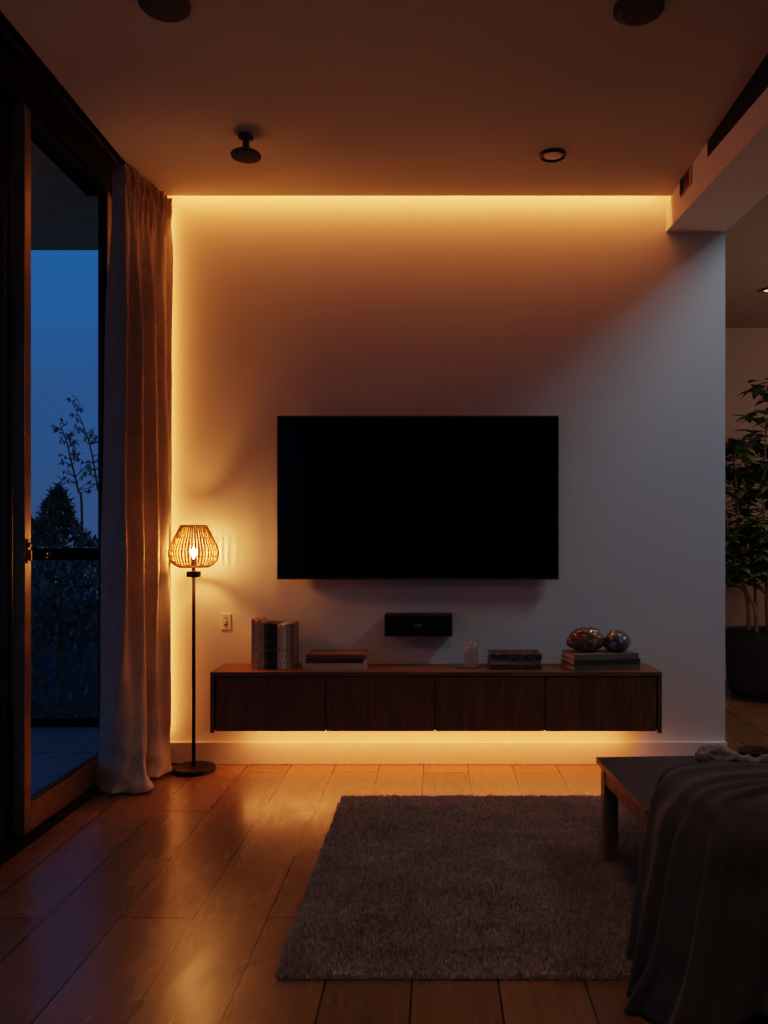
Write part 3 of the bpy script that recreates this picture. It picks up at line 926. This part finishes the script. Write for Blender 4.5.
def throw():
    """a heavy blanket: every column runs over the seat, round its edge and down to a flared hem"""
    #      u     on the seat             seat edge              upper fall            mid fall               low fall               hem
    cols = [
        ((1.00, 2.31, .478), (.66, 2.30, .482), (.585, 2.29, .400), (.575, 2.29, .300), (.565, 2.295, .150), (.560, 2.30, .020)),
        ((1.05, 2.29, .486), (.70, 2.26, .494), (.590, 2.23, .452), (.555, 2.22, .320), (.530, 2.22, .150), (.515, 2.22, .012)),
        ((1.10, 2.27, .487), (.70, 2.18, .500), (.585, 2.13, .455), (.548, 2.11, .330), (.517, 2.10, .150), (.505, 2.09, .010)),
        ((1.14, 2.25, .487), (.70, 2.10, .497), (.588, 2.04, .440), (.550, 2.02, .310), (.517, 2.00, .150), (.465, 2.005, .008)),
        ((1.18, 2.23, .486), (.71, 2.05, .492), (.622, 1.985, .430), (.565, 1.945, .310), (.530, 1.93, .150), (.480, 1.940, .008)),
        ((1.22, 2.20, .485), (.72, 2.03, .487), (.650, 1.950, .425), (.630, 1.930, .310), (.595, 1.90, .150), (.560, 1.870, .008)),
        ((1.27, 2.17, .484), (.80, 2.02, .486), (.745, 1.945, .425), (.725, 1.935, .310), (.690, 1.915, .150), (.660, 1.895, .022)),
        ((1.32, 2.14, .484), (.92, 2.02, .486), (.880, 1.945, .425), (.860, 1.935, .310), (.830, 1.930, .150), (.790, 1.930, .030)),
        ((1.38, 2.12, .484), (1.12, 2.02, .486), (1.10, 1.945, .425), (1.09, 1.94, .310), (1.07, 1.935, .150), (1.05, 1.93, .014)),
    ]
    NU, NV = 190, 84
    fine = []
    for k in range(6):
        fine.append(catmull([c[k] for c in cols], NU))
    bm = NB(); rows = []
    ctr = Vector((.95, 2.15, 0))
    for i in range(NU):
        u = i / (NU - 1)
        c = catmull([fine[k][i] for k in range(6)], NV)
        row = []
        for j in range(NV):
            w = j / (NV - 1)
            p = c[j].copy()
            out = Vector((p.x - ctr.x, (p.y - ctr.y) * 1.6, 0)).normalized()
            uu = u + .05 * w + .035 * noise.noise(Vector((u * 5, w * 2.2, .3)))
            F = .62 * math.sin(uu * 41 + .6) + .38 * math.sin(uu * 67 + 2.0) + .25 * math.sin(uu * 23)
            F = F if F > 0 else F * .35          # ridges stand proud, valleys stay shallow
            amp = .006 + .036 * max(0, (w - .18) / .82) ** .9
            lift = .012 * max(0, 1 - abs(w - .16) / .22)
            side = min(1, max(0, (u - .12) / .2))
            p += out * (amp * F * (.45 + .55 * side))
            p.z += lift * F * (p.z > .3)
            n = noise.noise(p * 11) * .006 + noise.noise(p * 26 + Vector((4, 0, 1))) * .0025
            p += out * n
            p.z = max(.007, p.z + n * .5)
            row.append(bm.verts.new(p))
        rows.append(row)
    for a, b in zip(rows, rows[1:]):
        for j in range(NV - 1):
            bm.faces.new((a[j], a[j + 1], b[j + 1], b[j]))
    o = obj('throw_blanket', bm, M['throw'], None, smooth=True)
    so = o.modifiers.new('thick', 'SOLIDIFY'); so.thickness = .008; so.offset = 0
    tag(o, 'heavy dark brown throw blanket draped over a low seat down to the floor', 'throw blanket')
throw()

# ------------------------------------------------------------------ potted tree in the side room
def plant():
    rng = random.Random(21)
    t = thing('potted_tree', 'leafy indoor tree in a dark round pot in the side room', 'potted plant', (2.335, 5.95, 0))
    obj('pot', lathe(NB(), [(.22, .04), (.265, .045), (.283, .10), (.300, .460), (.300, .472), (.288, .472), (.282, .445), (.05, .44)], seg=64), M['pot'], t, smooth=False, bevel=.003)
    obj('saucer', lathe(NB(), [(.24, 0), (.255, .004), (.258, .028), (.245, .030), (.05, .034)], seg=56), M['pot'], t)
    obj('soil', lathe(NB(), [(.283, .435), (.283, .449), (.02, .455)], seg=48), M['soil'], t)
    stems = [
        [(-.11, -.05, .445), (-.12, -.05, .62), (-.19, -.02, .80), (-.20, .0, 1.05), (-.22, .02, 1.40), (-.26, 0, 1.75)],
        [(-.03, -.08, .46), (-.035, -.08, .75), (-.05, -.05, 1.05), (-.05, -.02, 1.45), (-.02, 0, 1.95)],
        [(.00, .03, .46), (-.01, .03, .72), (.0, .02, 1.05), (.05, .02, 1.55), (.03, .0, 2.17)],
        [(.10, -.04, .46), (.12, -.04, .80), (.16, -.02, 1.10), (.14, .02, 1.6), (.10, .0, 2.06)],
        [(-.15, -.02, .46), (-.17, -.02, .70), (-.25, -.03, .95), (-.31, -.02, 1.25), (-.33, 0, 1.62)],
        [(-.07, .06, .46), (-.08, .06, .75), (-.11, .08, 1.1), (-.12, .10, 1.6)],
    ]
    fb = NB()
    for s in stems:
        P = catmull(s, 40)
        sb = tube(NB(), P, [.015 - .010 * i / 39 for i in range(40)], 8)
        tips = []
        for _ in range(21):
            i = rng.randint(14, 38)
            a = rng.uniform(0, 6.28)
            L = rng.uniform(.06, .26)
            d = Vector((math.cos(a), math.sin(a) * .9, rng.uniform(.1, .8))).normalized()
            q = P[i] + d * L
            tube(sb, [P[i], P[i].lerp(q, .5) + Vector((0, 0, -.01)), q], [.005, .004, .003], 5)
            tips.append((q, d))
        tips.append((P[-1], Vector((0, 0, 1))))
        for q, d in tips:
            m = rng.randint(9, 13)
            a0 = rng.uniform(0, 6.28)
            for k in range(m):
                a = a0 + k * 2.4
                h = rng.uniform(-.07, .05)
                dd = Vector((math.cos(a), math.sin(a), rng.uniform(-.35, .65)))
                leaf_quad(fb, q + d * h, dd, Vector((0, 0, 1)), rng.uniform(.085, .14), rng.uniform(.055, .075), .22, rng.uniform(.1, .4), 5)
        obj('stem', sb, M['trunk'], t, smooth=True)
    obj('foliage', fb, M['leaf'], t, smooth=True, recalc=False)
plant()

# ------------------------------------------------------------------ light
WARM = (1.0, .295, .072)
def area(name, loc, rot, sx, sy, power, c, spread=180):
    l = bpy.data.lights.new(name, 'AREA')
    l.shape = 'RECTANGLE'; l.size = sx; l.size_y = sy
    l.energy = power; l.color = c; l.spread = R(spread)
    o = bpy.data.objects.new(name, l); link(o)
    o.location = loc; o.rotation_euler = rot
    return o
def aim(o, target):
    o.rotation_euler = (Vector(target) - o.location).to_track_quat('-Z', 'Y').to_euler()

area('cove_strip_light', (-.10, 4.125, 2.845), (R(14), 0, 0), 2.44, .012, P_COVE, WARM)
area('curtain_strip_light', (-1.345, 4.155, 1.45), (R(90), R(0), R(-50)), .012, 2.6, P_CURT, WARM)
area('cabinet_strip_light', (.0, 4.09, .2135), (0, 0, 0), 1.84, .012, P_CAB, WARM)
o = area('skylight_light', (3.10, 2.75, 4.30), (0, 0, 0), 1.05, 1.05, P_SKY, (.62, .84, 1.0), 125); aim(o, (1.2, 4.19, 2.35))
area('added_fill_light', (.35, 1.0, 2.74), (R(12), 0, 0), .5, .5, P_FILL, (1, .66, .43), 115)  # warm fill added above the view to brighten rug and object fronts
l = bpy.data.lights.new('side_room_fill', 'POINT'); l.energy = P_SIDE_FILL; l.color = (1, .70, .56); l.shadow_soft_size = .22  # unseen point fill, added to lift the plant and side room
o = bpy.data.objects.new('side_room_fill', l); link(o); o.location = (3.4, 4.6, 2.2)

w = bpy.data.worlds.new('dusk_sky'); S.world = w
w.use_nodes = True
nt = w.node_tree
bg = nt.nodes['Background']
tc = nt.nodes.new('ShaderNodeTexCoord'); sx = nt.nodes.new('ShaderNodeSeparateXYZ')
nt.links.new(tc.outputs['Generated'], sx.inputs[0])
nz = nt.nodes.new('ShaderNodeTexNoise'); nz.inputs['Scale'].default_value = 5; nz.inputs['Detail'].default_value = 4
mp = nt.nodes.new('ShaderNodeMapping'); mp.inputs['Scale'].default_value = (1, 1, 4)
nt.links.new(tc.outputs['Generated'], mp.inputs['Vector']); nt.links.new(mp.outputs[0], nz.inputs['Vector'])
ma = nt.nodes.new('ShaderNodeMath'); ma.operation = 'MULTIPLY_ADD'; ma.inputs[1].default_value = .16; 
nt.links.new(nz.outputs['Fac'], ma.inputs[0]); nt.links.new(sx.outputs['Z'], ma.inputs[2])
rp = nt.nodes.new('ShaderNodeValToRGB')
el = rp.color_ramp.elements
el[0].position = 0.0; el[0].color = (.045, .075, .15, 1)
el[1].position = .42; el[1].color = (.022, .115, .36, 1)
e = el.new(.19); e.color = (.034, .085, .215, 1)
e = el.new(1.0); e.color = (.012, .05, .17, 1)
nt.links.new(ma.outputs[0], rp.inputs['Fac'])
nt.links.new(rp.outputs['Color'], bg.inputs['Color'])
bg.inputs['Strength'].default_value = P_WORLD

# ------------------------------------------------------------------ camera and view
cam = bpy.data.cameras.new('camera')
co = bpy.data.objects.new('camera', cam); link(co)
co.location = (0, 0, 1.10)
co.rotation_euler = (R(90), 0, 0)
cam.sensor_width = 36
cam.sensor_fit = 'AUTO'
cam.lens = 850 * 36 / 1024
cam.shift_x = -52 / 1024
cam.shift_y = 28 / 1024
cam.clip_start = .05
S.camera = co
S.view_settings.view_transform = 'Filmic'
S.view_settings.look = 'Medium High Contrast'
S.view_settings.exposure = 0.0
S.cycles.use_denoising = True
S.cycles.max_bounces = 8
S.cycles.diffuse_bounces = 5
S.cycles.transparent_max_bounces = 12
S.cycles.sample_clamp_indirect = 4
